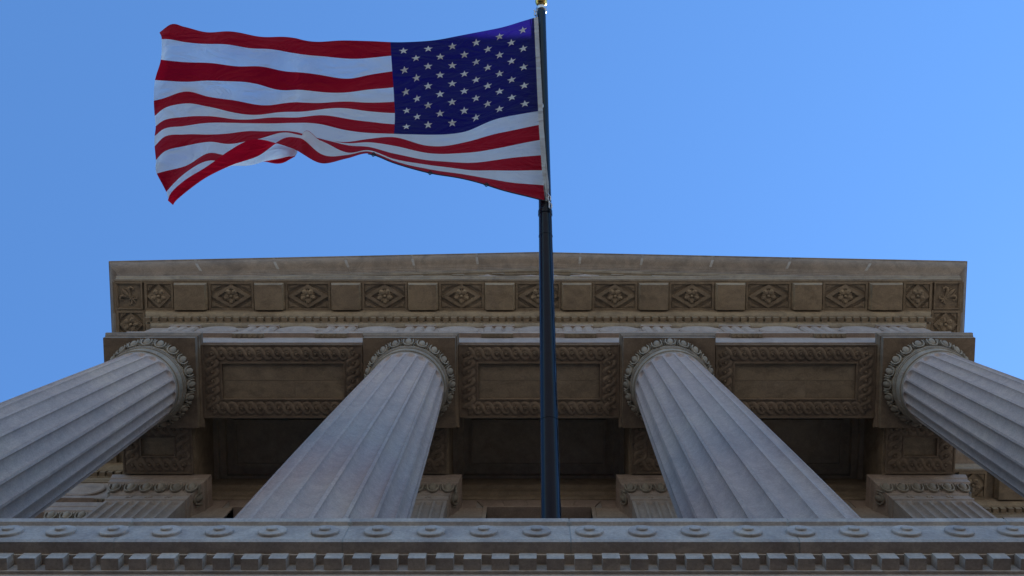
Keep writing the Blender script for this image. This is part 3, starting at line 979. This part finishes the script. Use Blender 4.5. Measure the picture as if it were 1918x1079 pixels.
# ------------------------------------------------------------------ flag
FLAG_U = [0.0, 0.094, 0.2, 0.303, 0.4, 0.46, 0.517, 0.585, 0.633, 0.648, 0.668, 0.75, 0.82, 0.874, 0.935, 0.977, 1.0]
FLAG_V = [0, 1, 2, 3, 4, 5, 6, 7, 8, 9, 10, 10.5, 11, 11.5, 12, 12.5, 13]
FLAG_P = [
 [(-0.143, -1.698, 16.747), (-0.135, -1.495, 16.564), (-0.128, -1.297, 16.386), (-0.120, -1.103, 16.211), (-0.113, -0.913, 16.040), (-0.106, -0.727, 15.873), (-0.099, -0.545, 15.709), (-0.092, -0.366, 15.548), (-0.086, -0.182, 15.382), (-0.074, 0.011, 15.208), (-0.062, 0.201, 15.037), (-0.056, 0.294, 14.953), (-0.050, 0.387, 14.870), (-0.041, 0.478, 14.788), (-0.032, 0.568, 14.706), (-0.026, 0.657, 14.626), (-0.021, 0.746, 14.547)],
 [(-0.586, -1.562, 16.654), (-0.582, -1.368, 16.491), (-0.578, -1.178, 16.328), (-0.575, -0.991, 16.164), (-0.571, -0.807, 15.999), (-0.567, -0.626, 15.833), (-0.563, -0.449, 15.667), (-0.559, -0.276, 15.499), (-0.555, -0.086, 15.325), (-0.551, 0.100, 15.144), (-0.546, 0.245, 14.950), (-0.544, 0.316, 14.851), (-0.541, 0.387, 14.752), (-0.539, 0.451, 14.650), (-0.536, 0.515, 14.549), (-0.534, 0.564, 14.446), (-0.531, 0.613, 14.343)],
 [(-1.098, -1.458, 16.572), (-1.090, -1.257, 16.423), (-1.082, -1.059, 16.272), (-1.074, -0.863, 16.117), (-1.065, -0.671, 15.957), (-1.057, -0.481, 15.792), (-1.048, -0.296, 15.624), (-1.038, -0.113, 15.453), (-1.028, 0.027, 15.261), (-1.016, 0.168, 15.063), (-1.004, 0.295, 14.852), (-0.998, 0.338, 14.741), (-0.991, 0.380, 14.629), (-0.985, 0.412, 14.515), (-0.978, 0.443, 14.401), (-0.971, 0.468, 14.284), (-0.964, 0.492, 14.167)],
 [(-1.606, -1.393, 16.507), (-1.594, -1.196, 16.365), (-1.583, -1.003, 16.229), (-1.571, -0.812, 16.082), (-1.558, -0.623, 15.921), (-1.543, -0.436, 15.748), (-1.529, -0.254, 15.578), (-1.514, -0.075, 15.402), (-1.495, 0.069, 15.192), (-1.476, 0.176, 14.975), (-1.456, 0.281, 14.754), (-1.445, 0.308, 14.637), (-1.434, 0.335, 14.519), (-1.422, 0.350, 14.399), (-1.411, 0.364, 14.279), (-1.399, 0.375, 14.158), (-1.388, 0.386, 14.036)],
 [(-2.103, -1.354, 16.450), (-2.076, -1.146, 16.324), (-2.051, -0.921, 16.217), (-2.022, -0.709, 16.081), (-1.996, -0.530, 15.914), (-1.967, -0.379, 15.724), (-1.947, -0.210, 15.545), (-1.933, -0.060, 15.360), (-1.918, -0.010, 15.135), (-1.890, 0.085, 14.906), (-1.862, 0.174, 14.676), (-1.851, 0.208, 14.558), (-1.839, 0.241, 14.439), (-1.824, 0.253, 14.318), (-1.808, 0.265, 14.196), (-1.793, 0.274, 14.075), (-1.777, 0.283, 13.953)],
 [(-2.398, -1.347, 16.423), (-2.385, -1.124, 16.311), (-2.378, -0.896, 16.237), (-2.361, -0.689, 16.104), (-2.338, -0.511, 15.930), (-2.309, -0.390, 15.723), (-2.282, -0.236, 15.531), (-2.257, -0.068, 15.341), (-2.225, 0.014, 15.123), (-2.190, 0.040, 14.885), (-2.155, 0.084, 14.648), (-2.138, 0.109, 14.530), (-2.120, 0.134, 14.413), (-2.103, 0.153, 14.293), (-2.085, 0.172, 14.174), (-2.067, 0.191, 14.054), (-2.049, 0.210, 13.934)],
 [(-2.687, -1.349, 16.409), (-2.673, -1.116, 16.303), (-2.671, -0.868, 16.265), (-2.655, -0.671, 16.147), (-2.627, -0.513, 15.966), (-2.592, -0.401, 15.751), (-2.560, -0.267, 15.544), (-2.528, -0.120, 15.345), (-2.497, 0.032, 15.144), (-2.456, 0.052, 14.902), (-2.416, 0.071, 14.661), (-2.397, 0.119, 14.544), (-2.377, 0.165, 14.427), (-2.358, 0.190, 14.313), (-2.339, 0.215, 14.198), (-2.320, 0.245, 14.082), (-2.301, 0.274, 13.966)],
 [(-3.046, -1.365, 16.393), (-3.028, -1.153, 16.276), (-3.031, -0.896, 16.260), (-3.020, -0.663, 16.182), (-2.989, -0.503, 16.001), (-2.949, -0.393, 15.785), (-2.907, -0.306, 15.564), (-2.868, -0.201, 15.350), (-2.835, -0.031, 15.161), (-2.788, -0.004, 14.920), (-2.742, 0.019, 14.681), (-2.720, 0.035, 14.565), (-2.697, 0.051, 14.447), (-2.677, 0.126, 14.339), (-2.658, 0.199, 14.230), (-2.638, 0.249, 14.122), (-2.618, 0.299, 14.014)],
 [(-3.300, -1.393, 16.392), (-3.278, -1.188, 16.266), (-3.282, -0.925, 16.258), (-3.280, -0.669, 16.220), (-3.247, -0.495, 16.046), (-3.204, -0.382, 15.831), (-3.157, -0.311, 15.602), (-3.111, -0.223, 15.378), (-3.074, -0.075, 15.187), (-3.024, -0.044, 14.948), (-2.977, -0.020, 14.724), (-2.955, -0.011, 14.617), (-2.930, -0.001, 14.498), (-2.909, 0.015, 14.399), (-2.888, 0.030, 14.302), (-2.869, 0.110, 14.203), (-2.850, 0.189, 14.101)],
 [(-3.372, -1.408, 16.426), (-3.349, -1.198, 16.297), (-3.354, -0.935, 16.290), (-3.355, -0.675, 16.269), (-3.325, -0.498, 16.109), (-3.281, -0.382, 15.896), (-3.233, -0.314, 15.664), (-3.185, -0.230, 15.437), (-3.145, -0.090, 15.238), (-3.095, -0.049, 15.000), (-3.057, 0.081, 14.813), (-3.040, 0.173, 14.725), (-3.016, 0.194, 14.609), (-2.994, 0.100, 14.521), (-2.976, 0.007, 14.445), (-2.957, 0.085, 14.351), (-2.938, 0.155, 14.253)],
 [(-3.498, -1.424, 16.470), (-3.473, -1.209, 16.337), (-3.478, -0.945, 16.330), (-3.477, -0.678, 16.295), (-3.454, -0.499, 16.174), (-3.410, -0.382, 15.966), (-3.360, -0.317, 15.735), (-3.310, -0.239, 15.507), (-3.267, -0.109, 15.302), (-3.216, -0.064, 15.071), (-3.187, 0.163, 14.916), (-3.172, 0.272, 14.835), (-3.145, 0.218, 14.720), (-3.123, 0.110, 14.635), (-3.105, -0.016, 14.570), (-3.087, 0.050, 14.482), (-3.068, 0.109, 14.392)],
 [(-3.938, -1.440, 16.483), (-3.907, -1.245, 16.340), (-3.912, -0.995, 16.331), (-3.900, -0.761, 16.261), (-3.891, -0.504, 16.195), (-3.845, -0.371, 16.000), (-3.790, -0.292, 15.776), (-3.735, -0.203, 15.549), (-3.685, -0.093, 15.344), (-3.632, 0.007, 15.125), (-3.598, 0.195, 14.968), (-3.576, 0.262, 14.876), (-3.548, 0.296, 14.763), (-3.524, 0.303, 14.667), (-3.502, 0.220, 14.589), (-3.478, 0.113, 14.505), (-3.453, 0.008, 14.420)],
 [(-4.316, -1.482, 16.535), (-4.280, -1.289, 16.385), (-4.285, -1.037, 16.376), (-4.266, -0.832, 16.286), (-4.259, -0.570, 16.230), (-4.214, -0.386, 16.051), (-4.159, -0.285, 15.841), (-4.098, -0.223, 15.616), (-4.046, -0.075, 15.414), (-3.991, 0.065, 15.204), (-3.949, 0.208, 15.037), (-3.922, 0.255, 14.934), (-3.891, 0.289, 14.822), (-3.866, 0.315, 14.729), (-3.841, 0.322, 14.637), (-3.814, 0.246, 14.550), (-3.788, 0.164, 14.465)],
 [(-4.634, -1.500, 16.620), (-4.594, -1.324, 16.470), (-4.600, -1.076, 16.461), (-4.587, -0.843, 16.391), (-4.566, -0.622, 16.299), (-4.519, -0.457, 16.123), (-4.468, -0.303, 15.935), (-4.406, -0.213, 15.716), (-4.349, -0.082, 15.513), (-4.291, 0.009, 15.309), (-4.255, 0.166, 15.173), (-4.227, 0.221, 15.071), (-4.197, 0.273, 14.966), (-4.181, 0.380, 14.902), (-4.158, 0.465, 14.817), (-4.129, 0.406, 14.726), (-4.100, 0.335, 14.637)],
 [(-4.979, -1.594, 16.674), (-4.941, -1.381, 16.532), (-4.949, -1.100, 16.526), (-4.948, -0.816, 16.492), (-4.919, -0.671, 16.386), (-4.868, -0.502, 16.210), (-4.818, -0.315, 16.034), (-4.756, -0.187, 15.825), (-4.693, -0.082, 15.618), (-4.638, 0.060, 15.433), (-4.620, 0.326, 15.346), (-4.594, 0.387, 15.261), (-4.569, 0.447, 15.175), (-4.561, 0.594, 15.135), (-4.541, 0.707, 15.060), (-4.509, 0.612, 14.970), (-4.477, 0.525, 14.880)],
 [(-5.194, -1.626, 16.701), (-5.161, -1.422, 16.539), (-5.191, -1.122, 16.528), (-5.224, -0.824, 16.505), (-5.225, -0.573, 16.437), (-5.173, -0.434, 16.270), (-5.116, -0.282, 16.087), (-5.058, -0.161, 15.883), (-4.987, -0.050, 15.682), (-4.938, 0.147, 15.519), (-4.899, 0.401, 15.435), (-4.850, 0.506, 15.392), (-4.802, 0.611, 15.348), (-4.771, 0.733, 15.305), (-4.720, 0.806, 15.245), (-4.711, 0.756, 15.140), (-4.707, 0.686, 15.036)],
 [(-5.332, -1.523, 16.683), (-5.238, -1.411, 16.483), (-5.253, -1.124, 16.475), (-5.327, -0.826, 16.443), (-5.345, -0.543, 16.422), (-5.298, -0.341, 16.288), (-5.227, -0.211, 16.090), (-5.177, -0.077, 15.889), (-5.115, 0.067, 15.699), (-5.051, 0.256, 15.553), (-4.989, 0.435, 15.394), (-4.932, 0.554, 15.396), (-4.875, 0.674, 15.397), (-4.822, 0.747, 15.313), (-4.748, 0.834, 15.266), (-4.748, 0.796, 15.148), (-4.741, 0.759, 15.031)],
]

def crom(vals, xs, x):
    n = len(xs)
    i = 0
    while i < n - 2 and x > xs[i + 1]:
        i += 1
    h = xs[i + 1] - xs[i]
    t = (x - xs[i]) / h
    def tang(j):
        if j == 0:
            return (vals[1] - vals[0]) / (xs[1] - xs[0])
        if j == n - 1:
            return (vals[-1] - vals[-2]) / (xs[-1] - xs[-2])
        a = (vals[j] - vals[j - 1]) / (xs[j] - xs[j - 1])
        b = (vals[j + 1] - vals[j]) / (xs[j + 1] - xs[j])
        wa, wb = xs[j + 1] - xs[j], xs[j] - xs[j - 1]
        return (a * wa + b * wb) / (wa + wb)
    m0, m1 = tang(i) * h, tang(i + 1) * h
    t2, t3 = t * t, t * t * t
    return vals[i] * (2 * t3 - 3 * t2 + 1) + m0 * (t3 - 2 * t2 + t) + vals[i + 1] * (-2 * t3 + 3 * t2) + m1 * (t3 - t2)

FP = [[Vector(p) for p in c] for c in FLAG_P]
CACHE = {}
def flag_col(u):
    k = round(u, 5)
    if k not in CACHE:
        CACHE[k] = [crom([FP[i][j] for i in range(len(FLAG_U))], FLAG_U, max(u, 0) if u >= 0 else 0) for j in range(len(FLAG_V))]
        if u < 0:
            d = [(CACHE[k][j] - crom([FP[i][j] for i in range(len(FLAG_U))], FLAG_U, .03)) for j in range(len(FLAG_V))]
            CACHE[k] = [p + q * (-u / .03) for p, q in zip(CACHE[k], d)]
    return CACHE[k]
def surf0(u, v):
    return crom(flag_col(u), FLAG_V, v)
def surf(u, v):
    p = surf0(u, v)
    # small puckers along the seams and soft ripples running down from the heading
    n = front
    amp = .004 * math.sin(61 * u + 1.3 * math.sin(v * 1.7)) * (0.4 + 0.6 * abs(math.sin(v * PI))) + .020 * math.sin(17 * u + v * .9) * min(1, u * 4) + .014 * math.sin(31 * u - v * 1.4 + 2 * math.sin(9 * u)) * min(1, u * 3) * min(1, abs(1 - u) * 8 + .4)
    # the heading is laced on just below the pole
    return p + n * amp + Vector((0, 0, -.13)) * max(0, 1 - 2.5 * max(u, 0)) ** 2
def nrm(u, v):
    e = .004
    a = surf(min(1, u + e), v) - surf(max(0, u - e), v)
    b = surf(u, min(13, v + .05)) - surf(u, max(0, v - .05))
    q = a.cross(b)
    return q.normalized()

fl = root('flag', tuple(pole_at(4.0)), 'stars and stripes flag in red, white and blue waving left from the flagpole', 'flag')
def patch(name, u0, u1, v0, v1, mat, nu, nv):
    m = MB()
    us, vs = subdiv_mid(u0, u1, nu), subdiv_mid(v0, v1, nv)
    m.rings([[surf(u, v) for v in vs] for u in us], False)
    return place(name, m.mesh(name, mat, 0), fl)
for i in range(13):
    u0 = .4 if i < 7 else 0.0
    patch('stripe', u0, 1.0, i, i + 1, 'red' if i % 2 == 0 else 'white', 96 if i < 7 else 150, 6 if i < 9 else 10)
patch('canton', 0.0, .4, 0, 7, 'blue', 64, 42)
patch('heading', -.012, 0.0, -0.0, 13, 'canvas', 4, 78)
# fifty stars, in nine rows of six and five
FLY, HST = 5.25, 3.21
SR = .068
for rw in range(9):
    n = 6 if rw % 2 == 0 else 5
    for k in range(n):
        uc = .4 * ((k * 2 + 1 + (rw % 2)) / 12)
        vc = 7 * (rw + 1) / 10
        m = MB()
        for sg in (-1, 1):
            vs = []
            def pt(a, r):
                u = uc + r * math.cos(a) / FLY
                v = vc + r * math.sin(a) / HST * 13
                u = min(max(u, 0.001), .399)
                return surf(u, v) + nrm(u, v) * (.004 * sg)
            vs.append(pt(0, 0))
            for q in range(10):
                vs.append(pt(-PI / 2 + q * PI / 5, SR if q % 2 == 0 else SR * .40))
            m.add(vs, [(0, 1 + q, 1 + (q + 1) % 10) for q in range(10)])
        me = bpy.data.meshes.new('star')
        me.from_pydata(m.v, [], m.f)
        me.materials.append(M['star'])
        place('star', me, fl)
# cord along the lower hem with its clips
pts = [surf(u, 13) + Vector((0, .004, -.012)) for u in subdiv_mid(0.0, .46, 46)]
place('hem_cord', MB().tube(pts, .007, 6).mesh('hem_cord', 'rope', 60), fl)
for u in (.135, .295, .447):
    c = surf(u, 13)
    q = MB()
    q.tube([c + Vector((.016 * math.cos(a), 0, 0)) + PDIR * .03 * math.sin(a) for a in [2 * PI * k / 10 for k in range(11)]], .006, 5)
    q.tube([c + Vector((-.03, 0, -.01)), c + Vector((.03, 0, .01))], .008, 6)
    place('hem_clip', q.mesh('hem_clip', 'rope', 60), fl)
